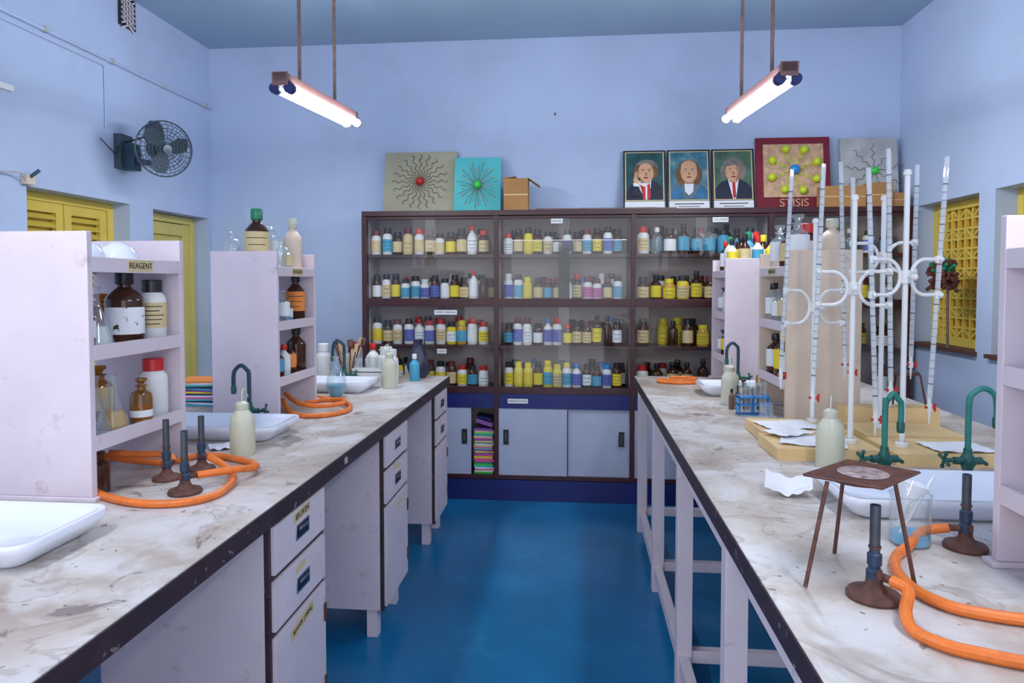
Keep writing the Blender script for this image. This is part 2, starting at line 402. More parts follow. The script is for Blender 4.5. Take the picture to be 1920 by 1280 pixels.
for k in range(3):
    B=Matrix.Rotation(2*pi*k/3+0.4,4,'Z')@Matrix.Rotation(radians(22),4,'X')
    pts=[(0.02,-0.02),(0.07,-0.055),(0.13,-0.06),(0.155,-0.02),(0.15,0.03),(0.10,0.045),(0.02,0.02)]
    mb.add([B@Vector((x,y,0)) for x,y in pts]+[B@Vector((x,y,0.003)) for x,y in pts],
           [tuple(range(7))[::-1],tuple(range(7,14))]+[(i,(i+1)%7,7+(i+1)%7,7+i) for i in range(7)],'fan')
mb.lathe([(0,-0.06),(0.05,-0.065),(0.06,-0.08),(0.06,-0.14),(0.045,-0.17),(0,-0.175)],0,0,0,'fan',18,T=Matrix.Identity(4))
mb.M=Matrix.Identity(4)
back=C-D*0.13
mb.lathe([(0,0.0),(0.045,0.0),(0.06,0.03),(0.055,0.10),(0.03,0.14),(0,0.145)],back.x-.01,back.y+.0,back.z+.03,'dark',16)
mb.tube([back, back+Vector((0.0,0.03,-0.09)), Vector((XL+0.07,4.23,2.42))],0.02,'fan',10,4)
mb.box(XL+0.001,XL+0.05,4.17,4.29,2.36,2.58,'fan'); mb.box(XL+0.05,XL+0.12,4.20,4.27,2.35,2.52,'tealdk')
mb.tube([back+Vector((0,0,0.05)),back+Vector((-0.03,0.05,0.10)),(XL+0.03,4.2,2.52)],0.006,'black',6,5)
mb.tube([(XL+0.03,4.17,2.5),(XL+0.06,4.10,2.44),(XL+0.02,4.02,2.52)],0.004,'black',6,5)
mb.build('wall_fan')

# ------------------------------------------------------------------ fluorescent lights
def tube_light(x, y0, y1, z0, z1, rods):
    mb=MB(); L=y1-y0; ang=math.atan2(z1-z0,L)
    T=Matrix.Translation((x,y0,z0))@Matrix.Rotation(ang,4,'X'); mb.M=T
    mb.box(-0.033,0.033,0,L,0.026,0.066,'fix')
    mb.box(-0.040,0.040,0.0,0.010,0.005,0.070,'fix')
    for sx in (-1,1):
        for ya,yb in ((0.008,0.06),(L-0.04,L)):
            mb.lathe([(0,0),(0.025,0),(0.027,0.01),(0.027,yb-ya-0.01),(0.022,yb-ya),(0,yb-ya)],0,0,0,'navy' if ya<0.1 else 'pwhite',14,
                     T=Matrix.Translation((sx*0.036,ya,-0.005))@Matrix.Rotation(-pi/2,4,'X'))
            mb.box(sx*0.036-0.008,sx*0.036+0.008,ya+0.005,yb-0.005,0.014,0.027,'black')
        mb.lathe([(0.0,0.05),(0.0195,0.05),(0.0195,L-0.04),(0,L-0.04)],0,0,0,'tube',12,T=Matrix.Translation((sx*0.036,0,-0.005))@Matrix.Rotation(-pi/2,4,'X'))
    mb.M=Matrix.Identity(4)
    for yr in rods:
        zz=z0+(yr-y0)/L*(z1-z0)+0.06
        mb.tube([(x,yr,zz),(x,yr,ZC)],0.010,'brown',8)
        mb.lathe([(0.035,0),(0.03,-0.02),(0.012,-0.03)],x,yr,ZC,'brown',12)
    return mb.build('fluorescent_light')
tube_light(-1.44,3.24,4.34,2.575,2.65,(3.48,4.0))
tube_light(0.97,3.28,4.50,2.565,2.66,(3.57,4.21))
tube_light(-1.44,0.3,1.5,2.62,2.62,(0.6,1.2))  # unseen fixture, added as fill light for the foreground
tube_light(0.97,0.3,1.5,2.62,2.62,(0.6,1.2))  # its right-hand twin, also unseen and added for fill

# ------------------------------------------------------------------ benches
BT=1.0
mb=MB()
mb.box(-2.2,-0.84,-0.6,4.48,0.942,0.996,'edge'); mb.box(-2.198,-0.842,-0.6,4.478,0.996,BT,'top')
for (a,b) in ((0.68,1.09),(1.83,2.24),(2.97,3.38),(4.08,4.45)):
    xf=-0.86; zb=0.135
    mb.box(-1.38,xf-0.02,a,b,zb,0.942,'white')
    mb.box(xf-0.02,xf-0.004,a+0.0,b,zb,0.942,'edge')
    g=0.012
    for z0,z1 in ((0.785,0.925),(0.62,0.765),(zb+0.015,0.60)):
        mb.box(xf-0.004,xf+0.008,a+g,b-g,z0,z1,'white')
    for zc in (0.855,0.69):
        ym=(a+b)/2
        mb.box(xf+0.008,xf+0.012,ym-0.05,ym+0.05,zc-0.024,zc+0.024,'chrome')
        mb.box(xf+0.012,xf+0.014,ym-0.04,ym+0.04,zc-0.017,zc+0.017,'black')
        mb.box(xf+0.0125,xf+0.018,ym-0.032,ym+0.032,zc+0.004,zc+0.012,'chrome')
    for zc in (0.50,0.25): mb.box(xf+0.008,xf+0.014,b-0.03,b-0.015,zc-0.03,zc+0.03,'rust')
    for yy in (a+0.02,b-0.07):
        for xx in (-0.95,-1.36): mb.box(xx,xx+0.05,yy,yy+0.05,0,zb,'white')
for yy in (1.45,2.6,3.75): mb.box(-1.56,-1.48,yy-0.04,yy+0.04,0,0.942,'white')
mb.box(-1.56,-1.48,-0.6,4.45,0.86,0.942,'white')
for yy in (0.0,1.3,2.6,3.9): mb.box(-2.17,-2.11,yy,yy+0.06,0,0.942,'white')
lb=mb.build('lab_bench',0.002)
text('10',(-0.8392,2.41,0.968),'+x',0.035,'paper',lb)
def tag(par, y, z, w, h, s, size, x=-0.851, rot=0.0):
    t=MB(); T=Matrix.Translation((x,y,z))@Matrix.Rotation(rot,4,'X'); t.box(0,0.001,-w/2,w/2,-h/2,h/2,'lab_c',T); o=t.build('label_plate'); o.parent=par; o.location-=par.location
    if s:
        to=text(s,(x+0.0015,y,z),'+x',size,'ink',par); to.rotation_euler=(Matrix.Rotation(rot,3,'X')@Euler((pi/2,0,pi/2)).to_matrix()).to_euler()
tag(lb,2.035,0.905,0.12,0.030,'BROKEN',0.027,rot=.06)
tag(lb,2.02,0.740,0.07,0.018,'',0.02,rot=.1)
tag(lb,2.03,0.565,0.17,0.036,'BEAKER (100ML)',0.021,rot=.12)
tag(lb,3.17,0.745,0.09,0.022,'',0.02)
tag(lb,3.20,0.560,0.08,0.020,'',0.02)
# right bench
mb=MB()
mb.box(0.383,1.78,-0.6,4.59,0.942,0.996,'edge'); mb.box(0.385,1.778,-0.6,4.588,0.996,BT,'top')
LY=(4.46,3.6,2.73,1.87,1.0,0.1)
for yy in LY:
    for xx in (0.40,1.05,1.70): mb.box(xx,xx+0.06,yy-0.03,yy+0.03,0,0.942,'white')
    mb.box(0.46,1.05,yy-0.02,yy+0.02,0.11,0.16,'white'); mb.box(1.11,1.70,yy-0.02,yy+0.02,0.11,0.16,'white')
    mb.box(0.46,1.05,yy-0.02,yy+0.02,0.86,0.942,'white')
for i in range(len(LY)-1):
    a,b=LY[i+1]+0.03,LY[i]-0.03
    for xx in (0.41,1.06,1.71):
        mb.box(xx,xx+0.04,a,b,0.08,0.14,'white'); mb.box(xx,xx+0.035,a,b,0.87,0.942,'white')
mb.build('lab_bench',0.002)

def shelf_unit(x0,x1,y0,y1,face,side='white',label=None):
    mb=MB(); t=0.022
    for a,b in ((y0,y0+t),(y1-t,y1)):
        mb.box(x0,x1,a,b,BT+0.012,1.765,side)
    mb.box(x0-0.015,x1+0.015,y0-0.01,y0+t+0.01,BT,BT+0.012,'white'); mb.box(x0-0.015,x1+0.015,y1-t-0.01,y1+0.01,BT,BT+0.012,'white')
    for z in (1.16,1.42,1.672):
        mb.box(x0+0.003,x1-0.003,y0+t,y1-t,z-0.012,z+0.01,'white')
        for xx in ((x0,x0+0.012),(x1-0.012,x1)): mb.box(*xx,y0+t,y1-t,z-0.022,z+0.022,'white')
    o=mb.build('reagent_shelf',0.002)
    if label:
        X=x1 if face=='+x' else x0; s=1 if face=='+x' else -1
        ym=(y0+y1)/2+0.0
        tt=MB(); xa,xb=sorted((X+s*0.0005,X+s*0.002)); tt.box(xa,xb,ym-0.06,ym+0.06,1.655,1.69,'lab_c'); l=tt.build('label_plate'); l.parent=o; l.location-=o.location
        text(label,(X+s*0.0028,ym,1.672),face,0.026,'ink',o)
    return o
shelf_unit(-1.68,-1.362,1.79,2.26,'+x',label='REAGENT')
shelf_unit(-1.68,-1.362,3.005,3.47,'+x',label='REAGENT')
shelf_unit(0.918,1.238,1.13,1.585,'-x')
shelf_unit(0.93,1.25,3.13,3.60,'-x','cream',label='REAGENT')
shelf_unit(0.88,1.20,4.16,4.56,'-x')
S1,S2,S3=1.17,1.43,1.682

# ------------------------------------------------------------------ sinks
def sink(cx,cy,hx=0.30,hy=0.15):
    mb=MB(); z=BT
    mb.rrect([(hx-0.05,hy-0.04,z,0.03),(hx-0.03,hy-0.02,z+0.012,0.035),(hx-0.005,hy-0.004,z+0.04,0.045),(hx,hy,z+0.052,0.05),(hx-0.004,hy-0.004,z+0.06,0.046),
              (hx-0.02,hy-0.018,z+0.060,0.04),(hx-0.032,hy-0.03,z+0.045,0.035),(hx-0.06,hy-0.055,z+0.008,0.03),(0.03,0.03,z+0.006,0.02)],'ceram',cx,cy)
    mb.lathe([(0.02,0.0085),(0.016,0.007),(0,0.007)],cx,cy,z,'dark',14)
    return mb.build('ceramic_sink',angle=60)
sink(-1.46,1.46); sink(-1.46,2.65); sink(-1.46,3.83)
sink(1.01,1.98,0.31,0.16); sink(0.99,3.90,0.31,0.13)

def faucet(x,y,ang,h=0.27,mat='teal',reach=0.07):
    mb=MB(); mb.M=Matrix.Translation((x,y,BT))@Matrix.Rotation(ang,4,'Z')
    I=Matrix.Identity(4)
    mb.lathe([(0.026,0),(0.028,0.006),(0.018,0.014),(0.014,0.03),(0.02,0.05),(0.02,0.07),(0.013,0.085),(0.012,0.10)],0,0,0,'green',14,T=I)
    mb.tube([(0,0,0.09),(0,0,h-reach*0.6),(0.008,0,h-0.02),(reach*0.5,0,h),(reach-0.008,0,h-0.02),(reach,0,h-reach*0.7),(reach,0,h-0.10)],0.009,mat,10,6)
    mb.lathe([(0.010,0),(0.012,0.01),(0.012,0.03),(0.010,0.035)],reach,0,h-0.125,'green',10,T=Matrix.Translation((reach,0,h-.125)))
    for sg in (-1,1):
        mb.tube([(0,0,0.06),(sg*0.042,0,0.062)],0.012,'green',10)
    mb.lathe([(0.0,-.018),(0.02,-.014),(0.02,.014),(0,.018)],0,0,0,'green',12,T=Matrix.Translation((0,0,.06))@Matrix.Rotation(pi/2,4,'Y'))
    mb.tube([(-0.042,0,0.062),(-0.072,0,0.064)],0.007,'green',8)
    mb.tube([(0.042,0,0.062),(0.06,0,0.05)],0.006,'green',8)
    for k in range(4):
        a=k*pi/2+0.4; mb.tube([(-0.072,0,0.064),(-0.072,0.022*cos(a),0.064+0.022*sin(a))],0.005,'green',6); mb.ball((-0.072,0.024*cos(a),0.064+0.024*sin(a)),0.007,'green',8)
    return mb.build('gooseneck_faucet')
faucet(-1.42,2.84,pi,0.26,'tealdk'); faucet(-1.66,2.40,pi*0.9,0.27,'tealdk'); faucet(-1.40,4.005,pi,0.27,'tealdk')
faucet(0.975,2.25,0.1,0.27,'teal',.05); faucet(1.225,2.25,0.05,0.29,'teal',0.085); faucet(0.94,4.075,pi+0.2,0.27,'tealdk')

# ------------------------------------------------------------------ bottles
def bottle(mb,x,y,z,r,h,body,cap='black',label=None,kind='jar',liq=None,lines=0,seg=18,ang=None,lr=(0.2,0.62)):
    if ang is None: ang=math.atan2(-y,-x)
    if kind=='jar':
        mb.lathe([(0,0),(r*.93,0),(r,.025*h),(r,.66*h),(r*.94,.72*h),(r*.66,.79*h),(r*.62,.84*h)],x,y,z,body,seg)
        mb.lathe([(r*.70,.79*h),(r*.74,.80*h),(r*.74,.985*h),(r*.68,h),(0,h)],x,y,z,cap,seg)
    elif kind=='reagent':
        mb.lathe([(0,0),(r*.93,0),(r,.025*h),(r,.58*h),(r*.93,.65*h),(r*.6,.73*h),(r*.36,.78*h),(r*.34,.86*h)],x,y,z,body,seg)
        mb.lathe([(r*.46,.82*h),(r*.48,.83*h),(r*.48,.98*h),(r*.42,h),(0,h)],x,y,z,cap,seg)
    elif kind=='stopper':
        mb.lathe([(0,0),(r*.93,0),(r,.03*h),(r,.56*h),(r*.85,.66*h),(r*.42,.73*h),(r*.38,.80*h),(r*.55,.82*h),(r*.5,.84*h),(r*.3,.84*h)],x,y,z,body,seg)
        mb.lathe([(r*.3,.82*h),(r*.25,.88*h),(r*.55,.94*h),(r*.5,.99*h),(0,h)],x,y,z,cap,seg)
    elif kind=='flask':
        mb.lathe([(0,0.002),(r*.95,0),(r,.03*h),(r*.97,.08*h),(r*.34,.66*h),(r*.28,.74*h),(r*.28,.95*h),(r*.36,.98*h),(r*.36,h),(r*.26,.97*h)],x,y,z,body,seg)
    elif kind=='cylinder':
        mb.lathe([(r*1.8,0),(r*1.8,.02*h),(r,.05*h),(r,.98*h),(r*1.2,h)],x,y,z,body,seg)
    elif kind=='beaker':
        mb.lathe([(0,0),(r*.94,0),(r,.04*h),(r,.96*h),(r*1.06,h),(r*.97,.97*h)],x,y,z,body,seg)
    elif kind=='round':
        mb.lathe([(0,0),(r*.5,0),(r*.85,.12*h),(r,.33*h),(r*.85,.54*h),(r*.4,.68*h),(r*.26,.76*h),(r*.26,.96*h),(r*.34,h)],x,y,z,body,seg)
    if liq:
        f=0.9
        if kind=='flask': mb.lathe([(0,.02*h),(r*.9,.02*h),(r*.86,.09*h),(r*.62,.32*h),(0,.32*h)],x,y,z,liq,seg)
        elif kind=='round': mb.lathe([(0,.02*h),(r*.45,.02*h),(r*.78,.12*h),(r*.93,.30*h),(0,.30*h)],x,y,z,liq,seg)
        else: mb.lathe([(0,.03*h),(r*f,.03*h),(r*f,.4*h),(0,.4*h)],x,y,z,liq,seg)
    if label:
        w=radians(115)
        mb.lathe([(r+.0008,lr[0]*h),(r+.0008,lr[1]*h)],x,y,z,label,12,ang-w,ang+w)
        if lines:
            for k in range(lines):
                zz=lr[0]*h+(lr[1]-lr[0])*h*(k+0.8)/(lines+0.8)
                ww=w*(0.25+0.2*((k*7)%3)/2)
                mb.lathe([(r+.0014,zz),(r+.0014,zz+0.003)],x,y,z,'ink',8,ang-ww,ang+ww)
def single(name,*a,**k):
    mb=MB(); bottle(mb,*a,**k); return mb.build(name)

single('reagent_bottle',-1.445,2.065,S2,.056,.225,'amberg','black','lab_t',kind='reagent',lr=(0.12,0.5))
single('reagent_bottle',-1.425,2.178,S2,.043,.20,'pwhite','black','lab_c',kind='jar',lines=5)
single('reagent_bottle',-1.57,2.12,S2,.045,.155,'amberl','amberl','lab_w',kind='stopper',lr=(0.1,0.35))
single('reagent_bottle',-1.43,1.855,S2,.034,.15,'glass','glass','lab_t',kind='stopper',liq='amberg')
single('conical_flask',-1.46,1.945,S2,.054,.18,'glass',kind='flask',liq='pwhite')
single('plastic_jar',-1.425,2.175,S1,.045,.195,'pwhite','red',None,kind='jar')
single('reagent_bottle',-1.395,2.065,S1,.033,.145,'amberl','amberl','lab_w',kind='stopper',liq='yelliq',lr=(0.15,0.3))
single('reagent_bottle',-1.56,2.09,S1,.045,.18,'amberl','amberl','lab_c',kind='stopper')
single('conical_flask',-1.42,1.88,S1,.047,.175,'glass',kind='flask')
single('conical_flask',-1.43,1.978,S1,.047,.17,'glass',kind='flask',liq='yelliq')
single('conical_flask',-1.55,1.90,S1,.047,.19,'glass',kind='flask')
single('reagent_bottle',-1.42,1.87,BT,.045,.12,'amberg','amberg',None,kind='jar')
for yy,xx in ((1.91,-1.47),(2.07,-1.47),(1.99,-1.60)):
    mb=MB(); r=.066; mb.lathe([(r,0),(r,.004),(r*.93,.026),(r*.7,.05),(r*.35,.066),(0,.07)],xx,yy,S3,'ceram',22); mb.build('porcelain_dish')
single('reagent_bottle',-1.50,3.10,S3,.056,.285,'amberg','greenp','lab_c',kind='reagent',lines=3)
single('reagent_bottle',-1.62,3.10,S3,.042,.20,'glass','glass',None,kind='stopper')
single('measuring_cylinder',-1.60,3.22,S3,.018,.30,'glass',kind='cylinder')
single('reagent_bottle',-1.49,3.24,S3,.045,.23,'glass','glass','lab_w',kind='stopper')
single('reagent_bottle',-1.43,3.20,S3,.028,.15,'glass','glass',None,kind='stopper')
single('plastic_jar',-1.45,3.39,S3,.045,.265,'cream','plast',None,kind='reagent')
single('reagent_bottle',-1.43,3.27,S3,.028,.12,'glass','glass','lab_c',kind='stopper')
single('reagent_bottle',-1.43,3.37,S2,.046,.235,'amberg','black','lab_o',kind='reagent',lines=3)
single('reagent_bottle',-1.42,3.18,S2,.038,.155,'glass','glass','lab_w',kind='stopper')
single('reagent_bottle',-1.55,3.12,S2,.034,.18,'glass','black','lab_w',kind='reagent',liq='blueliq')
single('reagent_bottle',-1.43,3.09,S2,.032,.13,'glass','glass','lab_c',kind='stopper')
single('reagent_bottle',-1.43,3.27,S2,.026,.10,'glass','glass','lab_w',kind='stopper',liq='blueliq')
single('reagent_bottle',-1.43,3.37,S1,.048,.225,'amberg','black','amberg',kind='reagent')
for i,(yy,c,l) in enumerate(((3.06,'greenp','lab_w'),(3.13,'black','lab_b'),(3.20,'red','lab_w'),(3.27,'black','lab_o'))):
    single('reagent_bottle',-1.42,yy,S1,.03,.13+.01*i,'amberg' if i%2 else 'pwhite',c,l,kind='reagent')
single('reagent_bottle',-1.55,3.2,S1,.04,.2,'glass','black','lab_w',kind='reagent')

for (x,y,z,r,h,b,c,l,k,q) in (
  (1.0,3.22,S3,.05,.25,'glass','glass','lab_w','stopper',None),(1.0,3.34,S3,.045,.20,'amberg','amberg','lab_c','stopper',None),
  (0.99,3.46,S3,.045,.22,'glass','glass','lab_w','stopper',None),(1.16,3.25,S3,.055,.23,'cream','plast',None,'reagent',None),
  (1.10,3.40,S3,.05,.22,'amberg','red','lab_w','jar',None),
  (0.98,3.20,S2,.04,.17,'glass','glass','lab_w','stopper',None),(0.98,3.30,S2,.04,.18,'glass','glass','lab_c','stopper',None),
  (0.98,3.40,S2,.04,.16,'glass','glass','lab_w','stopper',None),(0.98,3.51,S2,.04,.19,'glass','black','lab_w','reagent',None),
  (0.985,3.22,S1,.045,.215,'amberg','black','lab_w','reagent',None),(0.985,3.34,S1,.048,.22,'amberg','yelp','lab_y','reagent',None),
  (0.985,3.48,S1,.045,.20,'amberg','black','lab_w','reagent',None),
  (0.94,4.24,S2,.035,.17,'glass','glass','lab_w','stopper',None),(0.94,4.34,S2,.035,.18,'pwhite','black','lab_w','reagent',None),(0.94,4.46,S2,.04,.16,'glass','black','lab_w','stopper',None),
  (0.94,4.24,S1,.04,.17,'amberl','amberl','lab_w','stopper',None),(0.94,4.36,S1,.04,.17,'amberg','amberg','lab_y','stopper',None),(0.94,4.48,S1,.035,.15,'glass','black','lab_w','stopper',None)):
    single('reagent_bottle',x,y,z,r,h,b,c,l,kind=k,liq=q)
mb=MB()
specs=[(.93,4.22,.03,.20,'pwhite','black','lab_y'),(.94,4.32,.035,.22,'plast','greenp','lab_w'),(.94,4.44,.035,.20,'amberg','red','lab_w'),(1.005,4.22,.033,.23,'amberg','black','lab_c'),
 (1.05,4.32,.04,.25,'lab_b','greenp','lab_w'),(1.03,4.42,.038,.24,'amberg','black','lab_y'),(1.08,4.22,.032,.22,'pwhite','red','lab_b'),(1.16,4.22,.036,.21,'lab_y','black','lab_y'),
 (1.14,4.33,.04,.23,'amberg','yelp','lab_w'),(1.13,4.46,.04,.26,'amberg','red','lab_c'),(1.03,4.51,.032,.2,'pwhite','black','lab_b')]
for x,y,r,h,b,c,l in specs: bottle(mb,x,y,S3,r,h,b,c,l,kind='reagent')
mb.build('chemical_bottles')

def wash_bottle(x,y,r=.036,h=.16,ang=pi,tip=0.06):
    mb=MB()
    mb.lathe([(0,0),(r*.93,0),(r,.03*h),(r,.62*h),(r*.9,.76*h),(r*.5,.88*h),(r*.42,.92*h)],x,y,BT,'plast',20)
    mb.lathe([(r*.5,.88*h),(r*.52,.89*h),(r*.52,1.0*h),(r*.3,1.04*h),(0,1.05*h)],x,y,BT,'plast',16)
    mb.tube([(x,y,BT+h),(x,y,BT+h*1.18),(x+cos(ang)*.012,y+sin(ang)*.012,BT+h*1.27),(x+cos(ang)*.035,y+sin(ang)*.035,BT+h*1.22),(x+cos(ang)*tip,y+sin(ang)*tip,BT+h*1.08)],.003,'plast',6,4)
    return mb.build('wash_bottle')
wash_bottle(-1.20,2.345,.044,.185,1.7); wash_bottle(.85,2.365,.045,.19,1.0)
wash_bottle(-1.10,3.93,.045,.20,2.6,.09); wash_bottle(.785,3.57,.045,.19,1.2)

# ------------------------------------------------------------------ bunsen burners + hoses
def bunsen(x,y,h=.185,r=.045,inlet=0.0,col='collar'):
    mb=MB(); z=BT
    mb.lathe([(0,0),(r,0),(r*1.02,.006),(r*.95,.012),(r*.5,.018),(r*.32,.03),(r*.3,.04)],x,y,z,'rust',24)
    mb.lathe([(.012,.036),(.015,.04),(.015,.055),(.011,.06),(.011,.066),(.0135,.067),(.0135,.088),(.0095,.091),(.0095,h),(.0075,h),(.0075,h-.02)],x,y,z,col,16)
    mb.lathe([(.0098,.094),(.0098,h)],x,y,z,'dark',16)
    mb.lathe([(.0115,.10),(.0115,.104)],x,y,z,'rust',16)
    mb.tube([(x,y,z+.048),(x+cos(inlet)*.045,y+sin(inlet)*.045,z+.046)],.008,'rust',10)
    mb.box(x-.004,x+.004,y-.024,y-.015,z+.045,z+.062,'rust')
    return mb.build('bunsen_burner'), (x+cos(inlet)*.035,y+sin(inlet)*.035,z+.046)
hr=.0112; hz=BT+.0118
def hose(pts,r=hr):
    mb=MB(); mb.tube(pts,r,'orange',10,6); return mb.build('rubber_gas_hose')
_,e1=bunsen(-1.285,2.02,.19,.042,1.6)
_,e2=bunsen(-1.149,1.894,.185,.047,.9)
_,e3=bunsen(-1.235,2.135,.18,.042,-0.3)
hose([(-1.52,2.0,hz+.04),(-1.46,1.92,hz+.01),(-1.385,1.838,hz),(-1.265,1.775,hz),(-1.16,1.757,hz),(-1.07,1.785,hz),(-1.03,1.86,hz),(-1.045,1.97,hz),(-1.095,2.06,hz+.004),(-1.15,2.10,hz+.022),e3])
hose([(-1.54,2.07,hz+.045),(-1.462,2.115,hz+.02),(-1.38,2.175,hz),(-1.335,2.26,hz),(-1.265,2.275,hz),(-1.184,2.245,hz),(-1.087,2.19,hz),(-1.035,2.10,hz+.012),(-1.06,2.0,hz+.03),e2])
hose([(-1.50,2.05,hz+.06),(-1.42,2.08,hz+.05),(-1.33,2.10,hz+.045),e1],.011)
hose([(-1.45,3.25,hz+.03),(-1.347,3.09,hz),(-1.22,3.0,hz),(-1.12,3.06,hz),(-1.09,3.18,hz),(-1.14,3.32,hz),(-1.25,3.42,hz),(-1.36,3.49,hz),(-1.46,3.5,hz)])
hose([(-1.46,3.3,hz+.05),(-1.34,3.18,hz+.025),(-1.22,3.13,hz+.022),(-1.13,3.2,hz+.024),(-1.16,3.3,hz+.024),(-1.27,3.36,hz+.01),(-1.37,3.33,hz)],.011)
hose([(-1.66,2.31,hz),(-1.60,2.33,hz),(-1.52,2.35,hz),(-1.46,2.38,hz),(-1.42,2.33,hz),(-1.45,2.30,hz)])
_,e4=bunsen(.5855,1.384,.185,.05,-0.9)
_,e5=bunsen(.906,1.664,.175,.046,pi-0.2)
hose([e5,(.82,1.68,hz+.02),(.765,1.63,hz+.004),(.707,1.565,hz),(.675,1.485,hz),(.672,1.395,hz),(.70,1.335,hz),(.742,1.31,hz),(.82,1.29,hz),(.93,1.29,hz),(1.05,1.33,hz+.02)])
hose([e4,(.622,1.325,hz+.03),(.595,1.275,hz+.012),(.590,1.235,hz),(.615,1.19,hz),(.66,1.165,hz),(.74,1.14,hz),(.84,1.15,hz),(.95,1.19,hz),(1.06,1.24,hz+.02)])
hose([(.50,4.28,hz),(.58,4.22,hz),(.68,4.22,hz),(.78,4.27,hz),(.86,4.34,hz)],.01)
hose([(.52,4.36,hz),(.62,4.31,hz),(.70,4.33,hz),(.76,4.40,hz),(.70,4.46,hz),(.60,4.44,hz)],.01)

def tripod(cx,cy,h,feet,gauze=None):
    mb=MB(); top=BT+h
    for fx,fy in feet:
        tx,ty=cx+(fx-cx)*.62,cy+(fy-cy)*.62
        mb.tube([(fx,fy,BT+.003),(tx,ty,top)],.0045,'rust',8)
    R=.062
    mb.tube([(cx+R*cos(2*pi*i/24),cy+R*sin(2*pi*i/24),top) for i in range(24)],.005,'rust',6,0,True)
    if gauze:
        z=top+.006
        a,b,c,d=[Vector((p[0],p[1],z)) for p in gauze]
        N=26
        for i in range(N+1):
            t=i/N; th=.0012 if 0<i<N else .003
            mb.tube([a.lerp(b,t),d.lerp(c,t)],th,'rust',4); mb.tube([a.lerp(d,t),b.lerp(c,t)],th,'rust',4)
        m=(a+b+c+d)/4
        mb.lathe([(.050,.002),(.048,.003),(0,.0035)],m.x,m.y,z,paint('gauze_ceramic',(0.33,0.25,0.25),.9,var=.6,scale=60),28)
        mb.poly([a-Vector((0,0,.001)),b-Vector((0,0,.001)),c-Vector((0,0,.001)),d-Vector((0,0,.001))],'rust')
    else:
        mb.lathe([(0,.004),(R,.004),(R,.01),(0,.01)],cx,cy,top,'dark',24)
    return mb.build('iron_tripod')
tripod(.590,1.475,.214,[(.465,1.414),(.589,1.60),(.690,1.443)],[(.473,1.461),(.594,1.375),(.722,1.50),(.611,1.59)])
tripod(1.44,3.16,.22,[(1.35,3.10),(1.52,3.08),(1.44,3.26)])

# beaker with funnel and glass rod
mb=MB(); bx,by=.792,1.685
bottle(mb,bx,by,BT,.044,.12,'glass',kind='beaker',seg=26)
mb.lathe([(0,.005),(.041,.005),(.041,.026),(0,.026)],bx,by,BT,'blueliq',22)
T=Matrix.Translation((bx-.012,by-.005,BT+.10))@Matrix.Rotation(radians(18),4,'Y')
mb.lathe([(.004,-.06),(.005,-.01),(.008,0),(.04,.05),(.042,.05),(.041,.052)],0,0,0,'bglass',22,T=T)
mb.tube([(bx-.03,by,BT+.01),(bx+.055,by+.01,BT+.16)],.005,'bglass',8)
mb.build('glass_beaker')
# burettes
def burette(mb,x,y,z0,z1,lean=(0,0)):
    a=Vector((x-lean[0],y-lean[1],z0+.09)); b=Vector((x+lean[0],y+lean[1],z1))
    mb.tube([a,b],.0085,'bglass',10)
    d=(b-a)
    n=26
    for k in range(n):
        p=a+d*(.06+.86*k/n); q=p+d.normalized()*(.0016 if k%5 else .003)
        mb.tube([p,q],.0089 if k%5 else .0091,'ink' if k%5==0 else 'dark',8)
    mb.tube([a,a-Vector((0,0,.02))],.007,'pwhite',8)
    mb.tube([a-Vector((0,0,.02)),a-Vector((0,0,.045))],.009,'pwhite',8)
    mb.tube([a+Vector((-.014,0,-.032)),a+Vector((.020,0,-.032))],.005,'red',8)
    mb.box(a.x+.016,a.x+.022,a.y-.003,a.y+.003,a.z-.046,a.z-.018,'red')
    mb.tube([a-Vector((0,0,.045)),a-Vector((0,0,.09))],[.005,.002],'pwhite',8)
def burette_stand(x0,x1,y0,y1,rx,ry,rt,dirv,zc,arm=.115,bz=(1.19,2.07),lean=(.006,0),h=.042):
    mb=MB()
    mb.box(x0,x1,y0,y1,BT,BT+h,'wood')
    mb.lathe([(.022,0),(.022,.012),(.012,.016)],rx,ry,BT+h,'pwhite',16)
    mb.tube([(rx,ry,BT+h),(rx,ry,rt)],.0095,'pwhite',12)
    mb.lathe([(.013,0),(.014,.01),(.009,.02),(0,.021)],rx,ry,rt-.005,'pwhite',12)
    d=Vector((dirv[0],dirv[1],0)).normalized(); pn=Vector((-d.y,d.x,0))
    c=Vector((rx,ry,zc))
    mb.tube([c-Vector((0,0,.022)),c+Vector((0,0,.022))],.018,'pwhite',12)
    mb.tube([c,c-pn*.045],.006,'pwhite',8); mb.ball(tuple(c-pn*.05),.012,'pwhite',10)
    for s in (-1,1):
        e=c+d*(s*arm)
        R=arm*.46
        pts=[]
        for k in range(13):
            a=pi/2+ pi*k/12
            pts.append(c+d*(s*(arm*.62+R*cos(a)*1.0))+Vector((0,0,R*1.15*sin(a))))
        mb.tube(pts,.0065,'pwhite',8)
        for zz in (.052*1.15*arm/.115,-.052*1.15*arm/.115):
            q=e+Vector((0,0,zz)); mb.tube([c+d*(s*arm*.62)+Vector((0,0,zz)),q],.0065,'pwhite',8)
            mb.tube([q-Vector((0,0,.012)),q+Vector((0,0,.012))],.0125,'pwhite',10)
            mb.ball(tuple(q-pn*.016),.009,'pwhite',8)
        burette(mb,e.x,e.y,bz[0]+.02*s,bz[1]+.02*s,(lean[0]*s,lean[1]))
    return mb.build('burette_stand')
burette_stand(.70,1.05,2.44,2.69,.99,2.56,1.92,(1,-.25),1.60,lean=(-.012,0),bz=(1.16,2.07))
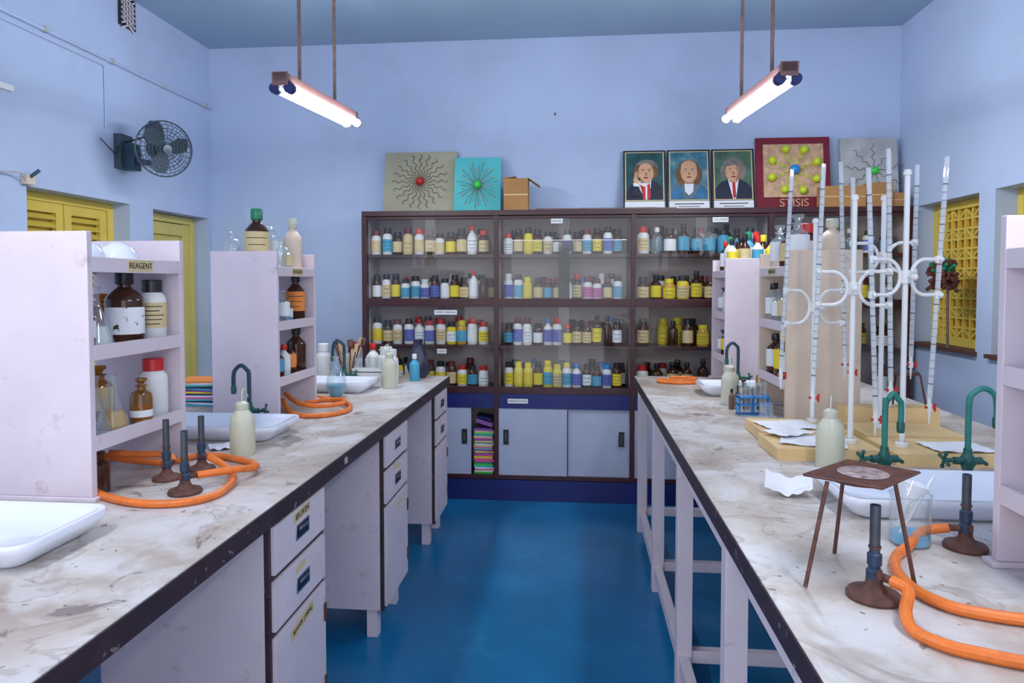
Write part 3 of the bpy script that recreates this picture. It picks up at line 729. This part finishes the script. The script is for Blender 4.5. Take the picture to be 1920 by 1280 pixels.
burette_stand(1.08,1.43,2.40,2.65,1.15,2.52,2.0,(1,.15),1.64,arm=.12,lean=(.020,0),bz=(1.10,2.04))
burette_stand(.72,1.06,2.73,2.98,.98,2.93,1.87,(1,.3),1.52,arm=.13,lean=(-.016,0),bz=(1.20,2.10))
burette_stand(1.10,1.46,2.69,2.94,1.21,2.84,1.95,(1,-.2),1.72,arm=.11,lean=(.004,0),bz=(1.22,2.06))
mb=MB(); mb.box(1.12,1.50,2.96,3.05,BT,BT+.10,'wood'); mb.build('wooden_block')
def paper(name,cx,cy,z,w,l,rot,wave=.004,n=10,mat='paper'):
    mb=MB(); vs=[];fs=[]
    for j in range(n+1):
        for i in range(n+1):
            u,v=i/n-.5,j/n-.5
            x=u*w;y=v*l; h=wave*(1+sin(i*1.3+j*.7)*cos(j*1.1))+abs(u)*wave*1.5
            vs.append((cx+x*cos(rot)-y*sin(rot),cy+x*sin(rot)+y*cos(rot),z+h))
    for j in range(n):
        for i in range(n):
            a=j*(n+1)+i; fs.append((a,a+1,a+n+2,a+n+1))
    mb.add(vs,fs,mat,True); return mb.build(name)
paper('paper_sheet',.85,2.83,BT+.044,.22,.17,.25,.003); paper('paper_sheet',.86,2.56,BT+.044,.22,.19,-.3,.002)
paper('paper_sheet',1.32,2.50,BT+.044,.20,.15,.1,.003); paper('paper_sheet',.80,2.66,BT+.052,.16,.12,.6,.003)
mb=MB(); vs=[];fs=[]; n=12; rnd=random.Random(3)
for j in range(n+1):
    for i in range(n+1):
        u,v=i/n-.5,j/n-.5
        z=BT+.004+.050*abs(u)**1.2+rnd.random()*.009+max(0,v)*.05
        vs.append((.625+u*.13+v*.03,2.06+v*.10-u*.02,z))
for j in range(n):
    for i in range(n):
        a=j*(n+1)+i; fs.append((a,a+1,a+n+2,a+n+1))
mb.add(vs,fs,'paper',False); mb.build('crumpled_paper')
paper('paper_sheet',-1.33,2.43,BT+.002,.08,.10,.6,.004)

# ------------------------------------------------------------------ small stuff at far left bench
mb=MB(); bottle(mb,-1.30,3.59,BT,.055,.22,'glass',kind='round',seg=20,liq='lab_b'); mb.build('round_flask')
mb=MB()
for i,(x,y,z,r,h,b,c,l) in enumerate(((-1.20,4.22,BT,.052,.215,'pwhite','pwhite','lab_w'),(-1.31,4.30,BT,.045,.23,'pwhite','red','lab_w'),(-1.14,4.12,BT,.045,.21,'pwhite','pwhite',None),(-1.44,4.29,BT,.045,.24,'pwhite','red','lab_w'),(-1.58,4.14,BT,.045,.24,'pwhite','pwhite',None),(-1.02,4.23,BT,.032,.17,'lab_b','pwhite',None))):
    bottle(mb,x,y,z,r,h,b,c,l,kind='reagent' if i%2 else 'jar')
mb.build('plastic_bottles')
mb=MB()
mb.box(-1.36,-1.18,4.03,4.035,BT+.0,BT+.10,'pwhite'); mb.box(-1.36,-1.18,4.075,4.08,BT,BT+.10,'pwhite'); mb.box(-1.36,-1.18,4.03,4.08,BT+.075,BT+.08,'pwhite')
rnd=random.Random(5)
for k in range(6):
    x=-1.345+k*.031; mb.tube([(x,4.055,BT+.01),(x+.004,4.055,BT+.16)],.008,'glass',8)
mb.build('test_tube_rack')
bxx,byy=-1.43,4.16
mb=MB(); bottle(mb,bxx,byy,BT,.05,.12,'glass',kind='beaker')
for k in range(15):
    a=k*2*pi/15; r0=.025; t=Vector((bxx+cos(a)*(.05+.06*rnd.random()),byy+sin(a)*.06,BT+.18+.05*rnd.random()))
    mb.tube([(bxx+cos(a)*r0*.6,byy+sin(a)*r0*.6,BT+.01),t],.0045,'feather' if k%3 else 'wood',6)
    mb.tube([t,t+Vector((cos(a)*.01,0,.045))],.012 if k%3 else .006,['feather','fix','wood'][k%3],8)
mb.build('test_tube_brushes')
mb=MB(); vs=[];fs=[]; n=16; rings=9; rnd=random.Random(11)
for j in range(rings):
    t=j/(rings-1); rr=[.045,.062,.066,.064,.058,.05,.036,.022,.03][j]
    for i in range(n):
        a=2*pi*i/n; q=rr*(1+.16*sin(5*a+j)+.10*rnd.random())
        vs.append((-1.03+q*cos(a),4.37+q*.7*sin(a),BT+t*.25))
for j in range(rings-1):
    for i in range(n): fs.append((j*n+i,j*n+(i+1)%n,(j+1)*n+(i+1)%n,(j+1)*n+i))
mb.add(vs,fs,paint('dark_bag',(0.03,0.035,0.07),0.3,var=.5,scale=30),True); mb.build('plastic_bag')
mb=MB(); cols=['lab_b','paper','navy','teal_b','pink','paper','navy','yelp','purple','lab_b','ink','teal_b','paper','lab_o']
z=BT
for k,c in enumerate(cols):
    T=Matrix.Translation((-1.88,3.35,z))@Matrix.Rotation(rnd.uniform(-.2,.2),4,'Z'); mb.box(-.14,.14,-.1,.1,0,.0085,c,T); z+=.009
mb.build('magazine_stack')
mb=MB()
for zz in (.004,.05,.085): mb.box(.76,.90,3.27,3.33,BT+zz-.006,BT+zz,'blue')
for xx in (.76,.828,.896):
    mb.box(xx,xx+.005,3.27,3.33,BT,BT+.09,'blue')
for k in range(6):
    for yy in (3.285,3.315): mb.tube([(.775+k*.022,yy,BT+.008),(.775+k*.022,yy,BT+.15)],.007,'glass',8)
mb.build('test_tube_rack')
single('glass_beaker',.85,3.14,BT,.03,.08,'glass',kind='beaker')
mb=MB(); bottle(mb,1.00,3.69,BT,.060,.24,'amberl',kind='round',seg=22); mb.build('round_flask')
single('reagent_bottle',.88,3.69,BT,.028,.11,'amberg','amberg','lab_c',kind='stopper')
mb=MB()
for k in range(5): bottle(mb,.76+.033*k,3.42+.01*(k%2),BT,.014,.10+.015*(k%3),'amberg' if k%2 else 'fix','black',kind='reagent',seg=10)
mb.build('small_vials')
mb=MB(); bx,by=2.34,4.55
mb.tube([(bx,by,1.208),(bx-.02,by-.02,1.60)],.008,'brown',8)
rnd=random.Random(2)
for k in range(150):
    a=rnd.uniform(0,2*pi); e=rnd.uniform(-.6,1.4); L=rnd.uniform(.08,.15)
    d=Vector((cos(a)*cos(e)*.75,sin(a)*cos(e),sin(e)))
    if d.x>0: d.x*=.2
    p=Vector((bx-.03,by-.02,1.66)); mb.tube([p,p+d*L*.6,p+d*L+Vector((0,0,-.015))],.012,'feather' if (k%4 or d.z<.4) else 'greenp',5)
mb.build('feather_duster')

# ------------------------------------------------------------------ display cabinet
CX=[-1.60,-.59,.4075,1.373,2.335]; Yf=5.0; Yk=5.34
mb=MB(); t=.034
mb.box(CX[0],CX[-1],Yk-.012,Yk,.16,2.152,'cabin')
mb.box(CX[0]-.0,CX[-1],Yf-.01,Yk-.012,2.115,2.152,'cab')
for i,x in enumerate(CX):
    a,b=(x,x+t) if i==0 else ((x-t,x) if i==4 else (x-t/2,x+t/2))
    mb.box(a,b,Yf,Yf+.05,.16,2.115,'cab'); mb.box(a,b,Yf+.05,Yk-.012,.16,2.115,'cabin')
mb.box(CX[0]-.004,CX[0],Yf,Yk,.16,2.115,'cab')
for i in range(4):
    a=CX[i]+(t if i==0 else t/2); b=CX[i+1]-(t if i==3 else t/2)
    for z in (1.473,.818): mb.box(a,b,Yf,Yk-.012,z-.018,z+.018,'cab')
    for z in (1.819,1.143): mb.box(a,b,Yf+.035,Yk-.012,z-.012,z+.012,'cab')
    for z in (2.10,1.495,1.45,.84): mb.box(a,b,Yf+.002,Yf+.03,z-.008,z+.008,'cab')
    m=(a+b)/2
    for z0,z1 in ((1.50,2.095),(.848,1.445)):
        mb.box(a,m+.04,Yf+.012,Yf+.015,z0,z1,'pane'); mb.box(m-.04,b,Yf+.022,Yf+.025,z0,z1,'pane')
    mb.box(a,b,Yf,Yk-.012,.16,.19,'cab')
    mb.box(a,b,Yf+.004,Yf+.02,.69,.80,'navy')
    if i==0:
        mb.box(a,-.78,Yf+.008,Yf+.024,.19,.69,'cabdoor'); hx=[-.83]
    else:
        mb.box(a,m+.03,Yf+.008,Yf+.018,.19,.69,'cabdoor'); mb.box(m+.03,b,Yf+.02,Yf+.03,.19,.69,'cabdoor'); mb.box(m+.026,m+.032,Yf+.004,Yf+.008,.19,.69,'cab')
        hx=[a+.055,b-.06]
    for h in hx:
        mb.box(h-.02,h+.02,Yf+.002,Yf+.0075,.42,.53,'black'); mb.box(h-.009,h+.009,Yf,Yf+.002,.44,.51,'dark')
mb.box(-.48,.36,Yf+.030,Yf+.033,1.50,1.93,'pane'); mb.box(-.48,.36,Yf+.0295,Yf+.0335,1.93,1.935,'chrome')
mb.box(CX[0],CX[-1],Yf+.03,Yk-.012,0,.16,'navy')
mb.box(CX[0]-.005,CX[-1],Yf+.0,Yf+.03,0,.155,'navy')
cab=mb.build('display_cabinet',0.002)
def ctag(x,z,w,s,size=.03,y=Yf+.010):
    tt=MB(); tt.box(x-w/2,x+w/2,y-.002,y-.0005,z-.017,z+.017,'lab_w'); l=tt.build('label_plate'); l.parent=cab; l.location-=cab.location
    text(s,(x,y-.0028,z),'-y',size,'ink',cab)
ctag(-.145,2.07,.085,'NICKEL',.022); ctag(1.02,2.07,.11,'CHLORIDE',.021); ctag(-.97,1.40,.17,'FERRIC FERROUS',.020)
ctag(-1.0,1.11,.07,'LEAD',.024); ctag(-.43,.745,.15,'PRODUCT FILE',.020,Yf+.003)
mb=MB(); rnd=random.Random(9); z=.19
cols=['paper','pink','ball_g','lab_y','lab_b','paper','purple','teal_b','greenp','lab_c']
while z<.52:
    h=rnd.uniform(.008,.016); T=Matrix.Translation((-.69,5.15,z))@Matrix.Rotation(rnd.uniform(-.06,.06),4,'Z')
    mb.box(-.072,.072,-.11,.11,0,h,rnd.choice(cols),T); z+=h
mb.box(-.065,.065,-.08,.08,0,.03,'purple',Matrix.Translation((-.69,5.12,z+.03))@Matrix.Rotation(.3,4,'Y'))
mb.box(-.06,.06,-.08,.08,0,.012,'navy',Matrix.Translation((-.69,5.12,z+.075))@Matrix.Rotation(.2,4,'Y'))
mb.build('notebook_stack')

# cabinet bottles: body, cap, label codes
B_={'w':'pwhite','a':'amberg','g':'glass','y':'lab_y','c':'lab_c','b':'lab_b','p':'plast','o':'yelliq'}
C_={'k':'black','r':'red','w':'pwhite','y':'yelp','b':'blue','n':'maroonc','g':'greenp'}
L_={'c':'lab_c','w':'lab_w','y':'lab_y','b':'lab_b','v':'lab_v','p':'lab_p','o':'lab_o','-':None}
SEQ={(0,0):'wnc wkb akc cnc wrc anc wkc aky akc Wrw arc',(0,1):'akw wkc aky wkb wkb wwv akv wkw aky akc Wrw akg',(0,2):'wky akc wnc wkv Wrw wrv wrc ykw oyb wrw wry',(0,3):'wkc akw ykw wkc Wrc any wky anc wry akb wrw',
     (1,0):'wrw akc yky aky wkc akw wkv akc wnb aky wkv akb',(1,1):'wwv wkb yyy akc anb anc wbw arc wnp wnp anc wkb',(1,2):'akb wnv wnw akw Wbv wrv ary akc anc Aky Aka akw',(1,3):'wky yyy yyy aky yyb yyc wyb Wbv akw akb wbv aky',
     (2,0):'wrc gwg akw Akb Akb Gkb bkb Akb wkv',(2,1):'akc Aky oyy ykc Aky anc Akw wkw wkv',(2,2):'akc Aky Aka akc oyy yyy oky akw',(2,3):'wrc Aka Akc Akc Aka akc any ykc',
     (3,0):'gwg Gkb bkb wkb gwg wkv akb',(3,1):'aky akc wkc akw any wkv',(3,2):'aky Akc akc yyy akw',(3,3):'akc Akc wkc any akw'}
rows=[1.831,1.491,1.155,.836]
rnd=random.Random(21)
for bay in range(4):
    for ri,z in enumerate(rows):
        mb=MB(); S=SEQ[(bay,ri)].split()
        x0,x1=CX[bay]+.08,CX[bay+1]-.07
        n=len(S)
        for depth,yy in enumerate((5.11,5.24)):
            seq=S if depth==0 else [rnd.choice(S) for _ in range(n)]
            for i,cd in enumerate(seq):
                if depth==1 and rnd.random()<.35: continue
                if depth==0 and n<9 and rnd.random()<.06: continue
                x=x0+(x1-x0)*(i+.5*depth)/(n-0.5)+rnd.uniform(-.004,.004)
                if x>x1: continue
                big=cd[0].isupper(); body=B_[cd[0].lower()]
                r=min(rnd.uniform(.037,.048),(x1-x0)/n*.49); h=rnd.uniform(.155,.205)+(.02 if big else 0)
                bottle(mb,x,yy+rnd.uniform(-.010,.010),z,r,h,body,C_[cd[1]],L_.get(cd[2]),kind='reagent' if big or body in('glass',) else 'jar',seg=12,lines=rnd.choice((0,2,3)),lr=(.12,.58))
        mb.build('chemical_bottles')

# ------------------------------------------------------------------ things on top of cabinet
ZT=2.152
def lean(x0,x1,h,yb=5.235,tilt=10):
    mb=MB(); mb.M=Matrix.Translation(((x0+x1)/2,yb,ZT+.004))@Matrix.Rotation(-radians(tilt),4,'X'); return mb
def wavy(mb,x0,z0,ang,L,mat,y=-.026,th=.003):
    pts=[]
    for k in range(13):
        t=.03+L*k/12; o=.012*sin(k*1.6)*(1 if k>1 else 0)
        pts.append((x0+t*cos(ang)-o*sin(ang),y,z0+t*sin(ang)+o*cos(ang)))
    mb.tube(pts,th,mat,5)
mb=lean(-1.50,-.93,.49); mb.box(-.285,.285,-.02,0,0,.49,'beige_b')
for k in range(20): wavy(mb,0,.25,2*pi*k/20,.19,'rust',th=.0022)
mb.ball((0,-.035,.25),.032,'red'); mb.build('molecular_model_board')
mb=lean(-.94,-.575,.44,5.19,10); mb.box(-.18,.18,-.015,0,0,.43,'teal_b')
for k in range(34):
    a=2*pi*k/34; L=.16*(.7+.3*((k*5)%3)/2); mb.tube([(.0+.03*cos(a),-.02,.21+.03*sin(a)),(.0+L*cos(a),-.02,.21+L*sin(a)*1.15)],.0014,'rust' if k%3 else 'sack',5)
    mb.ball((L*cos(a),-.02,.21+L*sin(a)*1.15),.005,'lab_o',6)
mb.ball((0,-.03,.21),.032,'ball_g'); mb.build('molecular_model_board')
mb=lean(1.325,1.855,.55,5.235,8); mb.box(-.265,.265,-.02,0,0,.545,'maroon'); mb.box(-.215,.215,-.032,-.02,.09,.49,'sack')
for k in range(8):
    a=2*pi*k/8+.35; R_=.15; wavy(mb,0,.29,a,.13,'ball_y',-.042,.004); mb.ball((R_*1.15*cos(a),-.055,.29+R_*1.1*sin(a)),.030,'ball_y')
mb.ball((0,-.06,.29),.037,'blue')
bo=mb.build('molecular_model_board')
tx=bpy.data.curves.new('lettering','FONT'); tx.body='STISIS'; tx.size=.085; tx.align_x='CENTER'; tx.extrude=.004; tx.materials.append(M['sack'])
to=bpy.data.objects.new('lettering',tx); to.parent=bo; scene.collection.objects.link(to)
to.matrix_world=Matrix.Translation((1.59,5.235,ZT+.004))@Matrix.Rotation(-radians(8),4,'X')@Matrix.Translation((0,-.026,.02))@Matrix.Rotation(pi/2,4,'X')
to.matrix_parent_inverse=Matrix.Translation(-bo.location)
mb=lean(1.93,2.33,.52,5.235,8); mb.box(-.20,.20,-.02,0,0,.53,'grey_b')
for k in range(9): wavy(mb,.03,.28,2*pi*k/9+.2,.18,'rust',-.026,.0018)
mb.ball((.03,-.035,.28),.030,'ball_g'); mb.build('molecular_model_board')

def portrait(x0,x1,kind,cap):
    W=x1-x0; H=.475; mb=lean(x0,x1,H,5.235,11)
    w=W/2-.006; iw=w-.02
    mb.box(-w,w,-.012,0,0,H,'black'); mb.box(-w+.012,w-.012,-.0135,-.012,.078,H-.012,'lab_c')
    mb.box(-iw,iw,-.0145,-.0135,.085,H-.019,{0:'pgreen',1:'pmix',2:'polive'}[kind])
    mb.box(-w+.010,w-.010,-.0135,-.012,.010,.074,'lab_w')
    Y=[-.0152]
    def lay(): Y[0]-=.0006; return Y[0]
    def P(pts,mat): y=lay(); mb.poly([(max(-iw,min(iw,a)),y,b) for a,b in pts],mat)
    def E(cx,cz,rx,rz,mat,rot=0,n=24):
        P([(cx+rx*cos(t)*cos(rot)-rz*sin(t)*sin(rot), cz+rx*cos(t)*sin(rot)+rz*sin(t)*cos(rot)) for t in [-2*pi*i/n for i in range(n)]][::-1],mat)
    b=.086; hc=b+.215
    if kind==0:
        hx=.01
        P([(-iw,b),(iw,b),(iw,b+.09),(.09,b+.135),(.04,b+.155),(-.05,b+.15),(-.11,b+.11),(-iw,b+.05)],'pcoat')
        P([(-.04,b+.15),(.05,b+.15),(.045,b+.09),(.02,b+.04),(-.02,b+.05),(-.05,b+.11)],'lab_w')
        P([(-.035,b+.12),(.0,b+.10),(.04,b+.13),(.045,b+.02),(.03,b),(-.01,b),(-.02,b+.06)],'red')
        P([(.005,b+.10),(.02,b+.11),(.018,b),(.006,b)],'lab_w')
        E(hx+.005,hc+.035,.085,.065,'pgrey',.1); E(hx-.06,hc+.01,.03,.05,'phair'); E(hx+.065,hc+.0,.028,.05,'phair')
        P([(-.03,b+.13),(.04,b+.13),(.04,hc-.03),(-.03,hc-.03)],'skin2')
        E(hx,hc-.005,.058,.078,'skin',.08); E(hx-.03,hc-.01,.026,.06,'skin2',.1); E(hx-.012,hc+.0,.042,.066,'skin',.08)
        E(-.062,hc-.075,.020,.045,'skin',.25)
        for k in range(4): E(-.075+k*.012,hc-.025+k*.003,.006,.030,'skin' if k%2 else 'skin2',-.2)
        P([(-.10,b+.03),(-.04,b+.02),(-.04,b+.12),(-.085,b+.12)],'pcoat'); P([(-.085,b+.105),(-.042,b+.10),(-.042,b+.125),(-.085,b+.13)],'lab_w')
    elif kind==1:
        hx=.0
        P([(-iw,b),(iw,b),(iw,b+.10),(.08,b+.15),(.0,b+.165),(-.08,b+.15),(-iw,b+.09)],'pcoat2')
        P([(-iw,b+.05),(-.07,b+.12),(-.03,b),(-iw,b)],'psky'); P([(.02,b),(.09,b+.12),(iw,b+.06),(iw,b)],'psky')
        P([(-.035,b+.14),(.035,b+.14),(.03,b+.06),(.0,b+.03),(-.03,b+.06)],'lab_w')
        E(hx-.062,hc-.035,.036,.072,'phair',.15); E(hx+.062,hc-.035,.036,.072,'phair',-.15); E(hx,hc+.025,.078,.068,'phair')
        P([(-.035,b+.12),(.035,b+.12),(.035,hc-.04),(-.035,hc-.04)],'skin2')
        E(hx,hc-.005,.062,.082,'skin'); E(hx,hc+.035,.058,.052,'skin'); E(hx-.034,hc-.02,.026,.052,'skin2'); E(hx-.012,hc-.012,.046,.066,'skin')
    else:
        hx=.0
        P([(-iw,b),(iw,b),(iw,b+.08),(.09,b+.13),(.03,b+.155),(-.03,b+.155),(-.09,b+.13),(-iw,b+.08)],'pcoat')
        P([(-.04,b+.15),(.04,b+.15),(.015,b+.0),(-.005,b+.0)],'lab_w'); P([(-.008,b+.13),(.012,b+.13),(.018,b+.02),(.006,b),(-.006,b+.02)],'red')
        E(hx,hc+.035,.080,.070,'pgrey'); E(hx-.068,hc-.01,.026,.060,'pgrey',.1); E(hx+.068,hc-.01,.026,.060,'pgrey',-.1)
        P([(-.03,b+.13),(.03,b+.13),(.03,hc-.03),(-.03,hc-.03)],'skin2')
        E(hx,hc-.008,.056,.076,'skin'); E(hx+.030,hc-.015,.026,.056,'skin2'); E(hx-.010,hc-.006,.044,.066,'skin')
        E(hx-.02,hc+.062,.05,.022,'pgrey',.2); E(hx+.035,hc+.055,.028,.02,'pgrey',-.4)
    for s in (-1,1):
        E(hx+s*.023,hc+.004,.011,.0045,'lab_w',0,12); E(hx+s*.023,hc+.004,.005,.0048,'ink',0,10)
        P([(hx+s*.010,hc+.014),(hx+s*.037,hc+.016),(hx+s*.036,hc+.021),(hx+s*.011,hc+.019)][::s],'phair' if kind<2 else 'pgrey')
    P([(hx,hc+.004),(hx+.011,hc-.028),(hx-.009,hc-.028)],'skin2')
    E(hx,hc-.046,.018,.005,'maroonc',0,12)
    if not cap:
        mb.box(-w+.05,w-.05,-.0145,-.0135,.048,.055,'ink'); mb.box(-w+.08,w-.08,-.0145,-.0135,.028,.033,'ink')
    else:
        mb.box(-w+.08,w-.08,-.0145,-.0135,.024,.029,'ink')
    o=mb.build('portrait_poster')
    if cap:
        cu=bpy.data.curves.new('lettering','FONT'); cu.body=cap; cu.size=.023; cu.align_x='CENTER'; cu.align_y='CENTER'; cu.materials.append(M['ink'])
        to=bpy.data.objects.new('lettering',cu); to.parent=o; scene.collection.objects.link(to)
        to.matrix_parent_inverse=Matrix.Translation(-o.location)
        to.matrix_world=Matrix.Translation(((x0+x1)/2,5.235,ZT+.004))@Matrix.Rotation(-radians(11),4,'X')@Matrix.Translation((0,-.0142,.050))@Matrix.Rotation(pi/2,4,'X')
    return o
portrait(.345,.672,0,'SIR BENJAMIN THOMPSON'); portrait(.674,1.0,1,None); portrait(1.002,1.322,2,None)

def carton(x0,x1,y0,y1,h,flap=True):
    mb=MB(); mb.box(x0,x1,y0,y1,ZT,ZT+h,'card')
    mb.box(x0+.0,x1,y0-.001,y0,ZT+h*.48,ZT+h*.52,'lab_c')
    if flap:
        T=Matrix.Translation((x1,y0,ZT+h))@Matrix.Rotation(radians(35),4,'Y'); mb.box(0,.10,0,(y1-y0),0,.004,'card',T)
        T=Matrix.Translation((x0,y0,ZT+h))@Matrix.Rotation(radians(-6),4,'Y'); mb.box(0,(x1-x0)*.5,0,(y1-y0),.001,.005,'card',T)
    return mb.build('cardboard_box')
carton(-.54,-.36,5.06,5.19,.24)
carton(1.72,2.02,5.03,5.13,.15,False); carton(2.04,2.20,5.03,5.15,.17,False); carton(2.21,2.31,5.05,5.15,.10,False)
mb=MB()
for k in range(9): mb.tube([(-.3+k*.11,5.03+.01*(k%3),ZT+.008),(-.3+k*.11+.14,5.05,ZT+.008)],.006,'fix',6)
mb.build('loose_sticks')
mb=MB(); mb.tube([(-.17,YB,2.92),(-.17,YB-.03,2.925)],.006,'rust',6); mb.build('wall_nail')

# ------------------------------------------------------------------ world
w=bpy.data.worlds.new('World'); scene.world=w; w.use_nodes=True
bg=w.node_tree.nodes['Background']; bg.inputs['Color'].default_value=(0.88,0.91,1.0,1); bg.inputs['Strength'].default_value=2.4

# ------------------------------------------------------------------ camera
cam=bpy.data.cameras.new('camera'); co=bpy.data.objects.new('camera',cam); scene.collection.objects.link(co)
cam.sensor_width=36; cam.lens=24; cam.shift_y=-60/1920; cam.clip_start=.05
co.location=(0,0,1.62); co.rotation_euler=(radians(90-2.24),0,radians(5.4))
scene.camera=co
